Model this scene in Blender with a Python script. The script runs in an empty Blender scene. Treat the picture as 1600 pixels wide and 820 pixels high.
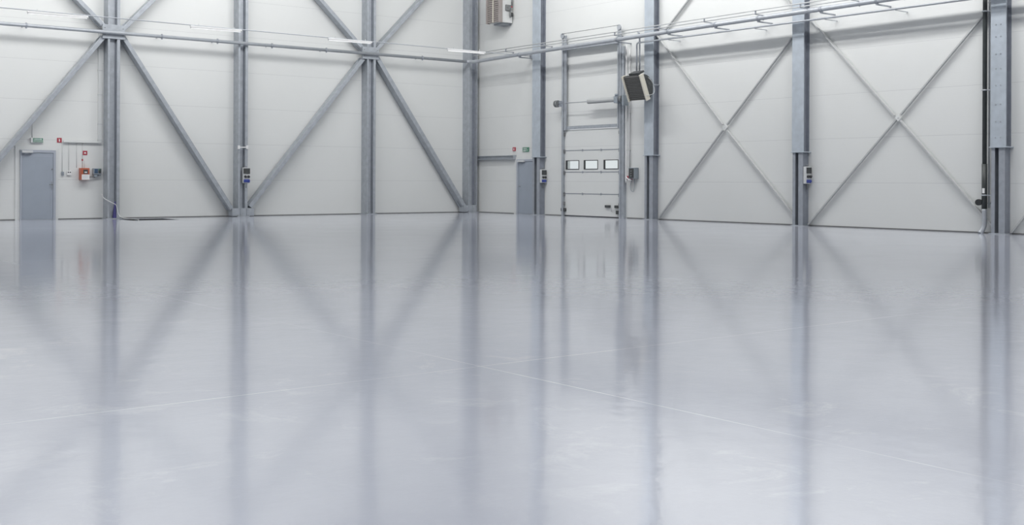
import bpy, bmesh, math, random
from mathutils import Vector, Matrix
random.seed(4)
S = bpy.context.scene
COL = S.collection
PI = math.pi

# ------------------------------------------------------------------ camera
FPX, CX, CY, ROLL = 1783.0, 800.0, 281.2, 0.0037
A = math.radians(52.0)
FW = Vector((math.cos(A), math.sin(A), 0)); RT = Vector((math.sin(A), -math.cos(A), 0)); UP = Vector((0, 0, 1))
CR = RT*math.cos(ROLL) + UP*math.sin(ROLL); CU = UP*math.cos(ROLL) - RT*math.sin(ROLL)
CAM = Vector((-25.823, -35.408, 1.23))
cd = bpy.data.cameras.new('camera'); cam = bpy.data.objects.new('camera', cd); COL.objects.link(cam)
m = Matrix((CR, CU, -FW)).transposed().to_4x4(); m.translation = CAM; cam.matrix_world = m
cd.sensor_width = 36; cd.lens = 36*FPX/1600; cd.shift_x = 0; cd.shift_y = (CY-410)/1600
cd.clip_end = 300; S.camera = cam

# ------------------------------------------------------------------ colour management, world, lights
S.view_settings.view_transform = 'Standard'; S.view_settings.look = 'None'
S.view_settings.gamma = 1; S.view_settings.use_curve_mapping = False
S.view_settings.exposure = 0.06
w = bpy.data.worlds.new('sky'); S.world = w; w.use_nodes = True
bg = w.node_tree.nodes['Background']; bg.inputs[0].default_value = (0.93, 0.96, 1.0, 1); bg.inputs[1].default_value = .88
HC = 11.5                                   # ceiling height
ROWS = [-12.5, -20.0, -27.5, -35.0]                              # interior rows of added, unseen ceiling lamps
def LAMP_W(x, y): return 28 if y > -24 else (80 if x > -16 else 160)   # added lamps, weaker far off so floor and lower walls darken there
WASH = 290                                                       # added unseen wall-side lamps, tilted 60 degrees to the wall, watts
YS = [-12.0, -19.6, -27.2, -34.8, -42.4]

# ------------------------------------------------------------------ helpers
def ray(x, y): return FW + CR*((x-CX)/FPX) - CU*((y-CY)/FPX)
def L(x, y, d=0.0):                          # photo point on a plane d in front of the left wall
    D = ray(x, y); return CAM + D*((-d-CAM.y)/D.y)
def R(x, y, d=0.0):                          # ... in front of the right wall
    D = ray(x, y); return CAM + D*((-d-CAM.x)/D.x)
def F(x, y):
    D = ray(x, y); return CAM + D*(-CAM.z/D.z)

def link(o): COL.objects.link(o); return o
def tag(o, label=None, cat=None, group=None, kind=None):
    if label: o['label'] = label
    if cat: o['category'] = cat
    if group: o['group'] = group
    if kind: o['kind'] = kind
    return o
def thing(name, label, cat, loc, group=None, rot=(0, 0, 0)):
    o = link(bpy.data.objects.new(name, None)); o.location = loc; o.rotation_euler = rot; o.empty_display_size = .1
    return tag(o, label, cat, group)

class MB:
    """collects shapes; build() links them as one mesh object. Coordinates are world unless local=True."""
    def __init__(s): s.bm = bmesh.new()
    def box(s, x0, x1, y0, y1, z0, z1, bevel=0.0):
        b = bmesh.new()
        bmesh.ops.create_cube(b, size=1)
        for v in b.verts:
            v.co = Vector(((x0+x1)/2+v.co.x*abs(x1-x0), (y0+y1)/2+v.co.y*abs(y1-y0), (z0+z1)/2+v.co.z*abs(z1-z0)))
        if bevel: bmesh.ops.bevel(b, geom=b.edges[:], offset=bevel, segments=2, affect='EDGES', profile=.6)
        s.merge(b); return s
    def merge(s, b, mat=None):
        if mat: bmesh.ops.transform(b, matrix=mat, verts=b.verts)
        me = bpy.data.meshes.new('t'); b.to_mesh(me); b.free(); s.bm.from_mesh(me); bpy.data.meshes.remove(me)
    def beam(s, p, q, w, h, side=(0, 1, 0), bevel=0.0):
        """rectangular bar p->q; h along 'side', w across it"""
        p, q = Vector(p), Vector(q); d = (q-p); l = d.length; d.normalize()
        sd = Vector(side); sd = (sd - d*sd.dot(d)).normalized(); n = d.cross(sd)
        b = bmesh.new(); bmesh.ops.create_cube(b, size=1)
        for v in b.verts:
            c = v.co; v.co = (p+q)/2 + d*(c.x*l) + n*(c.y*w) + sd*(c.z*h)
        if bevel: bmesh.ops.bevel(b, geom=b.edges[:], offset=bevel, segments=2, affect='EDGES', profile=.6)
        s.merge(b); return s
    def tube(s, pts, r, n=12, caps=True, radii=None):
        pts = [Vector(p) for p in pts]; rings = []
        prev = None
        for i, p in enumerate(pts):
            t = (pts[min(i+1, len(pts)-1)] - pts[max(i-1, 0)]).normalized()
            if prev is None:
                a = Vector((0, 0, 1)) if abs(t.z) < .9 else Vector((1, 0, 0))
            else: a = prev
            a = (a - t*a.dot(t)).normalized(); prev = a; b_ = t.cross(a)
            rr = radii[i] if radii else r
            rings.append([s.bm.verts.new(p + (a*math.cos(2*PI*k/n) + b_*math.sin(2*PI*k/n))*rr) for k in range(n)])
        for i in range(len(rings)-1):
            for k in range(n):
                f = s.bm.faces.new((rings[i][k], rings[i][(k+1) % n], rings[i+1][(k+1) % n], rings[i+1][k])); f.smooth = True
        if caps:
            s.bm.faces.new(rings[0][::-1]); s.bm.faces.new(rings[-1])
        return s
    def prism(s, poly, axis_vec):
        a = [s.bm.verts.new(Vector(p)) for p in poly]; c = [s.bm.verts.new(Vector(p)+Vector(axis_vec)) for p in poly]
        n = len(a); s.bm.faces.new(a); s.bm.faces.new(c[::-1])
        for i in range(n): s.bm.faces.new((a[i], c[i], c[(i+1) % n], a[(i+1) % n]))
        return s
    def build(s, name, mat, parent=None, kind=None, local=False):
        bmesh.ops.recalc_face_normals(s.bm, faces=s.bm.faces[:])
        me = bpy.data.meshes.new(name)
        o = bpy.data.objects.new(name, me)
        off = None
        if parent is not None and not local:
            mw = Matrix.LocRotScale(parent.location, parent.rotation_euler, None)
            pp = parent.parent
            while pp is not None:
                mw = Matrix.LocRotScale(pp.location, pp.rotation_euler, None) @ mw; pp = pp.parent
            bmesh.ops.transform(s.bm, matrix=mw.inverted(), verts=s.bm.verts)
        elif parent is None and kind is None:
            xs = [v.co for v in s.bm.verts]
            off = Vector(((min(v.x for v in xs)+max(v.x for v in xs))/2, (min(v.y for v in xs)+max(v.y for v in xs))/2, min(v.z for v in xs)))
            bmesh.ops.translate(s.bm, vec=-off, verts=s.bm.verts)
        s.bm.to_mesh(me); s.bm.free()
        me.materials.append(mat)
        link(o)
        if parent: o.parent = parent
        if off is not None: o.location = off
        if kind: o['kind'] = kind
        return o

def copy_tree(o, parent=None):
    c = o.copy(); link(c)
    if parent: c.parent = parent
    for ch in list(o.children): copy_tree(ch, c)
    return c

# ------------------------------------------------------------------ materials
def mat(name, col, rough=.5, metal=0.0, noise=0.0, nscale=8.0, bump=0.0, bscale=40.0, coord='Object', spec=.5):
    mt = bpy.data.materials.new(name); mt.use_nodes = True; nt = mt.node_tree; N = nt.nodes; K = nt.links
    p = N['Principled BSDF']; p.inputs['Base Color'].default_value = (*col, 1); p.inputs['Roughness'].default_value = rough
    p.inputs['Metallic'].default_value = metal; p.inputs['Specular IOR Level'].default_value = spec
    if noise or bump:
        tc = N.new('ShaderNodeTexCoord')
    if noise:
        nz = N.new('ShaderNodeTexNoise'); nz.inputs['Scale'].default_value = nscale; nz.inputs['Detail'].default_value = 5
        K.new(tc.outputs[coord], nz.inputs['Vector'])
        cr = N.new('ShaderNodeValToRGB')
        cr.color_ramp.elements[0].position = .3; cr.color_ramp.elements[1].position = .7
        cr.color_ramp.elements[0].color = (*[max(0, c*(1-noise)) for c in col], 1)
        cr.color_ramp.elements[1].color = (*[min(1, c*(1+noise)) for c in col], 1)
        K.new(nz.outputs['Fac'], cr.inputs[0]); K.new(cr.outputs[0], p.inputs['Base Color'])
    if bump:
        nb = N.new('ShaderNodeTexNoise'); nb.inputs['Scale'].default_value = bscale
        K.new(tc.outputs[coord], nb.inputs['Vector'])
        b = N.new('ShaderNodeBump'); b.inputs['Strength'].default_value = bump; b.inputs['Distance'].default_value = .01
        K.new(nb.outputs['Fac'], b.inputs['Height']); K.new(b.outputs[0], p.inputs['Normal'])
    return mt

def M_math(nt, op, a, b=None, c=None):
    n = nt.nodes.new('ShaderNodeMath'); n.operation = op
    for i, v in enumerate((a, b, c)):
        if v is None: continue
        if isinstance(v, (int, float)): n.inputs[i].default_value = v
        else: nt.links.new(v, n.inputs[i])
    return n.outputs[0]

def wall_material():
    mt = bpy.data.materials.new('sandwich_panel'); mt.use_nodes = True; nt = mt.node_tree; N = nt.nodes; K = nt.links
    p = N['Principled BSDF']; p.inputs['Roughness'].default_value = .42; p.inputs['Specular IOR Level'].default_value = .3
    tc = N.new('ShaderNodeTexCoord'); sp = N.new('ShaderNodeSeparateXYZ'); K.new(tc.outputs['Object'], sp.inputs[0])
    z = sp.outputs[2]
    # panel seam every 1.19 m: narrow groove
    t = M_math(nt, 'DIVIDE', z, 1.19); fr = M_math(nt, 'FRACT', t); d = M_math(nt, 'ABSOLUTE', M_math(nt, 'SUBTRACT', fr, .5))
    seam = M_math(nt, 'GREATER_THAN', d, .5-.005)
    # fine ribbing of the sheet
    rib = M_math(nt, 'SINE', M_math(nt, 'MULTIPLY', z, 2*PI/.1))
    rib2 = M_math(nt, 'GREATER_THAN', rib, .75)
    nz = N.new('ShaderNodeTexNoise'); nz.inputs['Scale'].default_value = .6; nz.inputs['Detail'].default_value = 3
    K.new(tc.outputs['Object'], nz.inputs['Vector'])
    cr = N.new('ShaderNodeValToRGB'); cr.color_ramp.elements[0].color = (.700, .715, .705, 1); cr.color_ramp.elements[1].color = (.735, .745, .735, 1)
    K.new(nz.outputs['Fac'], cr.inputs[0])
    mx = N.new('ShaderNodeMixRGB'); mx.inputs[2].default_value = (.60, .61, .61, 1); K.new(seam, mx.inputs[0]); K.new(cr.outputs[0], mx.inputs[1])
    K.new(mx.outputs[0], p.inputs['Base Color'])
    h = M_math(nt, 'MULTIPLY_ADD', seam, -1.0, M_math(nt, 'MULTIPLY', rib2, .08))
    b = N.new('ShaderNodeBump'); b.inputs['Strength'].default_value = .25; b.inputs['Distance'].default_value = .01
    K.new(h, b.inputs['Height']); K.new(b.outputs[0], p.inputs['Normal'])
    return mt

def floor_material():
    mt = bpy.data.materials.new('sealed_concrete'); mt.use_nodes = True; nt = mt.node_tree; N = nt.nodes; K = nt.links
    p = N['Principled BSDF']
    tc = N.new('ShaderNodeTexCoord'); sp = N.new('ShaderNodeSeparateXYZ'); K.new(tc.outputs['Object'], sp.inputs[0])
    def noise(scale, detail=4, rough=.55, dist=0.0):
        n = N.new('ShaderNodeTexNoise'); n.inputs['Scale'].default_value = scale; n.inputs['Detail'].default_value = detail
        n.inputs['Roughness'].default_value = rough; n.inputs['Distortion'].default_value = dist
        K.new(tc.outputs['Object'], n.inputs['Vector']); return n.outputs['Fac']
    def ramp(fac, p0, c0, p1, c1):
        r = N.new('ShaderNodeValToRGB'); e = r.color_ramp.elements
        e[0].position = p0; e[0].color = c0; e[1].position = p1; e[1].color = c1; K.new(fac, r.inputs[0]); return r.outputs[0]
    base = ramp(noise(.35, 6, .6), .3, (.41, .432, .495, 1), .7, (.475, .495, .558, 1))
    # pale worn streaks and drying marks
    mk = ramp(noise(1.7, 8, .72, .6), .56, (0, 0, 0, 1), .74, (1, 1, 1, 1))
    gate = ramp(noise(.16, 2), .40, (0, 0, 0, 1), .56, (1, 1, 1, 1))
    mx = N.new('ShaderNodeMixRGB'); mx.inputs[2].default_value = (.60, .61, .65, 1)
    K.new(M_math(nt, 'MULTIPLY', M_math(nt, 'MULTIPLY', mk, gate), .8), mx.inputs[0]); K.new(base, mx.inputs[1])
    # saw-cut joints on a 5.9 m grid, filled pale, worn in places
    def joint(sock, off, width):
        fr = M_math(nt, 'FRACT', M_math(nt, 'DIVIDE', M_math(nt, 'SUBTRACT', sock, off), 5.9))
        d = M_math(nt, 'MULTIPLY', M_math(nt, 'ABSOLUTE', M_math(nt, 'SUBTRACT', fr, .5)), 5.9)
        return M_math(nt, 'GREATER_THAN', d, 2.95-width)
    j = M_math(nt, 'MAXIMUM', joint(sp.outputs[1], JY, .0045), joint(sp.outputs[0], JX, .0045))
    wear = ramp(noise(.45, 3), .42, (0, 0, 0, 1), .62, (1, 1, 1, 1))
    jf = M_math(nt, 'MULTIPLY', j, M_math(nt, 'MULTIPLY_ADD', wear, .55, .06))
    m2 = N.new('ShaderNodeMixRGB'); m2.inputs[2].default_value = (.86, .87, .9, 1); K.new(jf, m2.inputs[0]); K.new(mx.outputs[0], m2.inputs[1])
    K.new(m2.outputs[0], p.inputs['Base Color'])
    K.new(M_math(nt, 'MULTIPLY_ADD', noise(.9, 5), .06, FLOOR_ROUGH), p.inputs['Roughness'])
    p.inputs['IOR'].default_value = 1.5
    b = N.new('ShaderNodeBump'); b.inputs['Strength'].default_value = 1.0; b.inputs['Distance'].default_value = .0019
    h = M_math(nt, 'ADD', noise(3.5, 5, .6), M_math(nt, 'MULTIPLY', noise(.5, 2), 1.5))
    K.new(h, b.inputs['Height']); K.new(b.outputs[0], p.inputs['Normal'])
    return mt

JY = F(0, 663).y; JX = F(1240, 680).x
FLOOR_ROUGH = .06
M = {}
M['wall'] = wall_material()
M['floor'] = floor_material()
M['ceiling'] = mat('ceiling_sheet', (.78, .78, .78), .6, noise=.03, nscale=.5)
M['galv'] = mat('galvanised_steel', (.40, .428, .465), .42, .25, noise=.10, nscale=7, bump=.1, bscale=60)
M['galv_pale'] = mat('pale_galvanised_cladding', (.465, .515, .57), .40, .15, noise=.08, nscale=5)
M['dark_steel_and_shade'] = mat('dark_steel_and_recess_shade', (.23, .25, .29), .45, .1, noise=.10, nscale=6)  # plain dark steel; in the column recesses its darkness stands in for shade
M['steel_mid'] = mat('grey_painted_steel', (.34, .365, .405), .42, .15, noise=.10, nscale=6)
M['pipe'] = mat('zinc_pipe', (.46, .485, .52), .35, .3, noise=.06, nscale=6)
M['white'] = mat('white_paint', (.80, .80, .80), .4, noise=.02, nscale=8)
M['offwhite'] = mat('offwhite_bar_paint', (.60, .615, .62), .45, noise=.03, nscale=8)
M['barpaint'] = mat('pale_bar_paint', (.54, .55, .55), .45, noise=.03, nscale=8)
M['trimwhite'] = mat('offwhite_flashing', (.70, .715, .71), .42, noise=.02, nscale=4)
M['door'] = mat('blue_grey_door_paint', (.335, .375, .435), .38, noise=.03, nscale=3)
M['doorframe'] = mat('grey_door_frame_paint', (.40, .43, .49), .4, noise=.03, nscale=3)
M['gap'] = mat('shadow_gap_dark', (.15, .15, .15), .7, noise=.1, nscale=8)  # dark colour stands in for the shadow gap under the walls
M['black'] = mat('black_rubber', (.035, .037, .04), .5, noise=.1, nscale=20)
M['darkpipe'] = mat('dark_grey_plastic', (.055, .062, .062), .45, noise=.1, nscale=10)
M['red'] = mat('red_sign', (.40, .045, .07), .4, noise=.03, nscale=20)
M['orange'] = mat('orange_enamel', (.46, .12, .065), .4, noise=.05, nscale=10)
M['green'] = mat('green_sign', (.09, .25, .17), .4, noise=.04, nscale=20)
M['blue'] = mat('blue_plastic', (.05, .08, .35), .35, noise=.05, nscale=20)
M['purple'] = mat('indigo_sleeve', (.075, .07, .24), .45, noise=.12, nscale=9)
M['cream'] = mat('cream_casing', (.70, .67, .58), .4, noise=.03, nscale=6)
M['brownlouvre'] = mat('taupe_louvre', (.33, .30, .285), .5, noise=.06, nscale=10)
M['gunmetal'] = mat('gunmetal', (.075, .08, .082), .5, .3, noise=.1, nscale=10)
M['louvregrey'] = mat('charcoal_louvre', (.10, .10, .098), .55, noise=.05, nscale=10)
M['mechan'] = mat('greased_metal', (.22, .23, .235), .45, .4, noise=.3, nscale=12)
M['concrete'] = mat('raw_concrete', (.08, .083, .09), .85, noise=.15, nscale=4, bump=.3)
M['panelgrey'] = mat('grey_enclosure', (.30, .34, .38), .4, noise=.05, nscale=8)
M['bluedark'] = mat('dark_blue_window', (.05, .09, .16), .25, noise=.05, nscale=8)
def glass():
    mt = bpy.data.materials.new('clear_glazing'); mt.use_nodes = True; nt = mt.node_tree; N = nt.nodes
    N.remove(N['Principled BSDF']); o = N['Material Output']
    t = N.new('ShaderNodeBsdfTransparent'); t.inputs[0].default_value = (.93, .95, .94, 1)
    g = N.new('ShaderNodeBsdfGlossy'); g.inputs['Roughness'].default_value = .05
    mx = N.new('ShaderNodeMixShader'); mx.inputs[0].default_value = .05; nt.links.new(t.outputs[0], mx.inputs[1]); nt.links.new(g.outputs[0], mx.inputs[2])
    nt.links.new(mx.outputs[0], o.inputs[0]); return mt
M['glass'] = glass()
M['lit'] = mat('fluorescent_tube', (.85, .85, .85), .4, noise=.01)
M['lit'].node_tree.nodes['Principled BSDF'].inputs['Emission Color'].default_value = (1, 1, 1, 1)
M['lit'].node_tree.nodes['Principled BSDF'].inputs['Emission Strength'].default_value = .5

# ------------------------------------------------------------------ structure
X0, Y0 = -42.0, -48.0
PX0, PX1, PY0, PY1 = -14.02, -12.55, -2.25, -.78        # floor pit
b = MB()
for (x0, x1, y0, y1) in ((X0-.3, PX0, Y0-.3, .3), (PX1, .3, Y0-.3, .3), (PX0, PX1, Y0-.3, PY0), (PX0, PX1, PY1, .3)):
    b.box(x0, x1, y0, y1, -.25, 0)
b.build('floor', M['floor'], kind='structure')
b = MB(); b.box(X0-.3, .3, Y0-.3, .3, HC, HC+.2).build('ceiling', M['ceiling'], kind='structure')
b = MB(); b.box(X0-.2, .2, 0, .2, 0, HC).build('wall_left', M['wall'], kind='structure')
GY0, GY1, GZ = -8.20, -5.38, 3.00       # gate opening
b = MB(); b.box(0, .2, GY1, -.001, 0, HC); b.box(0, .2, Y0, GY0, 0, HC); b.box(0, .2, GY0, GY1, GZ, HC)
b.build('wall_right', M['wall'], kind='structure')
b = MB(); b.box(X0-.2, X0, Y0, 0, 0, HC).build('wall_back', M['wall'], kind='structure')
b = MB(); b.box(X0-.2, .2, Y0-.2, Y0, 0, HC).build('wall_front', M['wall'], kind='structure')
b = MB()
dl0, dl1 = L(24, 330).x, L(91, 330).x
b.box(X0, dl0, -.012, 0, .0, .024); b.box(dl1, -.02, -.012, 0, .0, .024); b.build('baseboard_left', M['gap'], kind='structure')  # dark strip painted as the shadow gap at the wall foot
b = MB()
b.box(-.012, 0, R(803, 330).y, -.02, 0, .024); b.box(-.012, 0, GY1+.15, -4.3, 0, .024); b.box(-.012, 0, Y0, GY0-.25, 0, .026)
b.build('baseboard_right', M['gap'], kind='structure')
b = MB(); b.box(-.10, -.005, -.012, -.0, .03, HC-.01); b.box(-.012, 0, -.16, -.005, .03, HC-.01); b.build('trim_1', M['trimwhite'], kind='structure')

# floor pit
t = thing('floor_pit', 'shallow rectangular pit open in the floor beside the leftmost column', 'pit', (PX0, PY0, -.24))
b = MB()
b.box(PX0, PX1, PY0, PY1, -.245, -.235); b.box(PX0, PX0+.03, PY0, PY1, -.235, -.008); b.box(PX1-.03, PX1, PY0, PY1, -.235, -.008)
b.box(PX0, PX1, PY0, PY0+.03, -.235, -.008); b.box(PX0, PX1, PY1-.03, PY1, -.235, -.008)
b.build('lining', M['concrete'], t)
b = MB(); e = .02
b.box(PX0, PX1, PY1-e, PY1, -.008, .001); b.box(PX0, PX1, PY0, PY0+e, -.008, .001); b.box(PX0, PX0+e, PY0+e, PY1-e, -.008, .001); b.box(PX1-e, PX1, PY0+e, PY1-e, -.008, .001)
b.build('edge_angle', M['steel_mid'], t)

# ------------------------------------------------------------------ ceiling lamps (unseen strip lights, added above the frame for brightness and shadows)
def lamp_light(t, along_x, p, loc, rot=(0, 0, 0), spread=180, wd=.25):
    ld = bpy.data.lights.new('lamp', 'AREA'); ld.shape = 'RECTANGLE'; ld.size = 6.2 if along_x else wd; ld.size_y = wd if along_x else 6.2
    ld.energy = p; ld.color = (1.0, .995, .985); ld.spread = math.radians(spread)
    lo = bpy.data.objects.new('lamp', ld); link(lo); lo.parent = t; lo.location = loc; lo.rotation_euler = rot
def added_ceiling_lamp(x, y, p):
    t = thing('added_ceiling_light', 'unseen strip light added on the ceiling to brighten the hall', 'added light', (x, y, HC-.25), 'added strip lights on the ceiling')
    MB().box(x-.17, x+.17, y-3.2, y+3.2, HC-.16, HC, .01).build('housing', M['white'], t)
    lamp_light(t, False, p, (0, 0, .08), spread=130)
WZ = 10.3
def added_wall_light(x, y, p, along_x):
    """added unseen strip light on rods, tilted to brighten the wall it runs along"""
    t = thing('added_tilted_light', 'unseen strip light added under the ceiling, tilted to brighten the wall', 'added light', (x, y, WZ), 'added tilted strip lights along the walls')
    rot = (math.radians(60), 0, 0) if along_x else (0, math.radians(-60), 0)
    rm = Matrix.Rotation(rot[0], 4, 'X') @ Matrix.Rotation(rot[1], 4, 'Y')
    b = MB(); c = bmesh.new(); bmesh.ops.create_cube(c, size=1)
    for v in c.verts: v.co = Vector((v.co.x*(6.3 if along_x else .6), v.co.y*(2.4 if along_x else 6.3), v.co.z*.1))
    b.merge(c, rm); b.build('housing', M['white'], t, local=True)
    for s_ in (-2.4, 2.4):
        q = (s_, 0, 0) if along_x else (0, s_, 0)
        MB().tube([q, (q[0], q[1], HC-WZ-.005)], .012, 6).build('rod', M['pipe'], t, local=True)
    n = rm.to_3x3() @ Vector((0, 0, -.07))
    lamp_light(t, along_x, p, n, rot, 180, 2.3 if along_x else .55)
for x in ROWS:
    for y in YS: added_ceiling_lamp(x, y, LAMP_W(x, y))
for k in range(5):
    added_wall_light(-5.0, -8.9-7.4*k, WASH*1.22, False); added_wall_light(-9.0-7.2*k, -6.8, WASH*(1.15 if k < 3 else .6), True)

# ------------------------------------------------------------------ socket box (faces -Y)
def socket_box(loc, wd, label):
    t = thing('socket_box', label, 'socket box', loc, 'socket boxes on the columns')
    h = wd*2.15
    def B(x0, x1, y0, y1, z0, z1, bv=0): return MB().box(x0*wd, x1*wd, y0, y1, z0*h, z1*h, bv)
    B(-.5, .5, -.10, 0, 0, 1, .008).build('housing', M['offwhite'], t, local=True)
    B(-.47, .47, -.118, -.10, .60, .94, .004).build('breaker_cover', M['gunmetal'], t, local=True)
    B(-.44, .44, -.108, -.10, .04, .24, .003).build('outlet_strip', M['blue'], t, local=True)
    for sx in (-.22, .24):
        b = MB(); b.tube([(sx*wd, -.10, .42*h), (sx*wd, -.15, .405*h)], .10*wd*1.7, 14); b.build('power_outlet', M['black'], t, local=True)
    for sx in (-.33, 0, .33):
        b = MB(); b.tube([(sx*wd, -.10, .15*h), (sx*wd, -.13, .145*h)], .075*wd*1.7, 14); b.build('blue_outlet', M['blue'], t, local=True)
    MB().tube([(0, -.05, 0), (0, -.05, -.16)], .018, 8).build('cable', M['mechan'], t, local=True)
    MB().tube([(0, -.05, h), (0, -.05, h+.05)], .018, 8).build('cable_gland', M['mechan'], t, local=True)
    return t

# ------------------------------------------------------------------ left wall columns: channel section open to the room
def left_column(x0, x1, dep, label, corner=False):
    t = thing('steel_column', label, 'column', ((x0+x1)/2, -dep/2, 0), 'steel columns along the walls')
    tf = .022
    rl = .03 if corner else .09; rc = .14 if corner else .035
    b = MB(); b.box(x0, x0+.06, -dep, 0, .02, HC-.01, .004); b.box(x1-rl, x1, -dep, 0, .02, HC-.01, .004 if not corner else 0); b.box(x0+.06, x1-rl-rc, -dep+.12, -dep+.15, .02, HC-.01)
    b.build('shaft', M['galv'], t)
    MB().box(x1-rl-rc, x1-rl, -dep+.14, -dep+.16, .02, HC-.01).build('recess_shade_strip', M['dark_steel_and_shade'], t)  # dark strip paints the shade inside the channel recess
    MB().box(x0-.05, x1+.05, -dep-.05, 0, 0, .02).build('base_plate', M['galv'], t)
    for sx in (x0-.02, x1+.02):
        MB().tube([(sx, -dep-.02, .02), (sx, -dep-.02, .05)], .015, 6).build('anchor_bolt', M['mechan'], t)
    return t
DEP = .40
cols = [(-14.12, -13.75, 'leftmost galvanised steel column, beside the orange fire cabinet and the floor pit'),
        (-9.86, -9.53, 'galvanised column on the left wall with a socket box and two braces at its foot'),
        (-4.99, -4.64, 'galvanised column on the left wall with four braces meeting high up and none at its foot'),
        (-.56, -.15, 'galvanised column standing in the far corner of the hall')]
LC = [left_column(x0, x1, DEP, lb, i == 3) for i, (x0, x1, lb) in enumerate(cols)]
# gusset boxes where the braces meet
def gusset(t, x0, x1, z0, z1):
    b = MB(); b.box(x0, x1, -DEP-.02, -DEP, z0, z1, .004); b.box(x0, x1, -DEP, -.12, z0, z0+.02); b.box(x0, x1, -DEP, -.12, z1-.02, z1)
    g = b.build('gusset_plate', M['galv'], t)
    for ix in (x0+.07, x1-.07):
        for k in range(3):
            zz = z0+(z1-z0)*(.25+.25*k)
            MB().tube([(ix, -DEP-.02, zz), (ix, -DEP-.04, zz)], .014, 6).build('bolt', M['mechan'], g)
gusset(LC[0], -14.29, -13.60, 5.50, 5.93)
gusset(LC[2], -5.20, -4.53, 5.50, 5.93)
def foot(t, x0, x1):
    b = MB(); b.box(x0, x1, -DEP-.02, -.1, 0.02, .27, .004); g = b.build('foot_gusset', M['galv'], t)
    for k in range(2): MB().box(x0+(x1-x0)*(.36+.3*k), x0+(x1-x0)*(.36+.3*k)+.015, -DEP-.05, -DEP-.02, .03, .26).build('stiffener', M['galv'], g)
pf = L(363, 330, .42); pg = L(397, 330, .42); foot(LC[1], pf.x, pg.x)
pf = L(725, 325, .42); foot(LC[3], pf.x, -.2)
# white bar across the channel of the second column
t = LC[1]
p0, p1 = L(373, 230, .41), L(386, 230, .41)
b = MB(); b.beam(p0, p1, .03, .03); b.build('cross_bar', M['white'], t)
for p in (p0, p1): MB().box(p.x-.035, p.x+.035, -.44, -.40, p.z-.06, p.z+.06, .006).build('bar_clamp', M['white'], t)
pz = L(380.5, 286, .2)
socket_box((pz.x, -DEP+.06, pz.z), .24, 'white socket box inside the left wall column that has two braces at its foot')

# braces on the left wall (square hollow sections)
BD = .20
def brace(a, c, label, w=.13, h=.32, ext0=0, ext1=0):
    P, Q = L(*a, BD), L(*c, BD); d = (Q-P).normalized(); P = P - d*ext0
    if ext1 == 'roof': Q = P + (Q-P)*((HC-.15-P.z)/(Q.z-P.z))
    elif isinstance(ext1, float): Q = P + (Q-P)*((ext1-P.x)/(Q.x-P.x))
    elif ext1 == 'floor': Q = P + (Q-P)*((.12-P.z)/(Q.z-P.z))
    b = MB(); b.beam(P, Q, w, h, (0, 1, 0), .012)
    t = thing('steel_brace', label, 'brace', (Q if Q.z < P.z else P), 'diagonal braces on the left wall')
    b.build('hollow_section', M['galv'], t)
    for e, s_ in ((P, 1), (Q, -1)):
        u = (Q-P).normalized()*s_
        MB().beam(e+u*.0, e+u*.30, w+.05, .02, (0, 1, 0)).build('end_plate', M['galv'], t)
    return t
brace((160, 58), (56, 180), 'steel brace running down left from the leftmost column, passing above the grey door', ext1='floor')
brace((159, 40), (120, 0), 'steel brace rising up left from the high joint of the leftmost column', ext1='roof')
brace((195, 42), (238, 0), 'steel brace rising up right from the high joint of the leftmost column', ext1=-9.97, ext0=.16)
brace((194, 64), (359, 326), 'dark-sided steel brace falling right from the leftmost column to the next column foot', ext0=.16)
brace((563, 95), (388, 323), 'pale steel brace rising right from the foot of the column with the socket box', ext0=.08)
brace((562, 74), (498, 0), 'steel brace rising up left from the high joint of the third column from the left', ext1=-9.42, ext0=.16)
brace((591, 72), (657, 0), 'steel brace rising up right from the high joint of the third column toward the corner', ext1=-.68, ext0=.16)
brace((590, 97), (722, 322), 'dark-sided steel brace falling right from the third column to the corner column foot', ext0=.16)

# ------------------------------------------------------------------ right wall columns
def ibeam(b, yc, w, x0, x1, z0, z1, tf=.018):
    b.box(x0, x0+tf, yc-w/2, yc+w/2, z0, z1); b.box(x1-tf, x1, yc-w/2, yc+w/2, z0, z1); b.box(x0+tf, x1-tf, yc-.008, yc+.008, z0, z1)
def right_column(ya, yb, zc, label):
    """ya > yb: the two sides; below zc two slim I-beams, above it one wide pale clad H"""
    t = thing('steel_column', label, 'column', (-.14, (ya+yb)/2, 0), 'steel columns along the walls')
    w = ya-yb; dp = .27
    MB().box(-dp, -dp+.03, yb, ya, zc, HC-.01, .003).build('cladding_plate', M['galv_pale'], t)
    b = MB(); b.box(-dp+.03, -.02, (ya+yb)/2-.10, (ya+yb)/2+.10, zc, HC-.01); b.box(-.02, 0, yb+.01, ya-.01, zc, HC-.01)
    b.build('upper_shaft', M['dark_steel_and_shade'], t)  # dark colour stands in for the shade behind the front plate
    MB().box(-dp-.03, -.0, yb-.06, ya+.02, zc-.025, zc, .003).build('cap_plate', M['galv_pale'], t)
    b = MB(); ibeam(b, ya-.065, .09, -.26, -.01, .02, zc-.025, .014); b.build('lower_shaft', M['steel_mid'], t)
    b = MB(); ibeam(b, yb+.10, .15, -.26, -.01, .02, zc-.025, .014); b.build('lower_shaft', M['steel_mid'], t)
    MB().box(-.24, -.02, yb+.035, yb+.16, .02, zc-.03).build('recess_shade_fill', M['dark_steel_and_shade'], t)  # dark fill paints the shade in the I-beam recess
    MB().box(-.30, 0, yb-.02, ya+.02, 0, .02).build('base_plate', M['galv'], t)
    return t
RCd = {}
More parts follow.
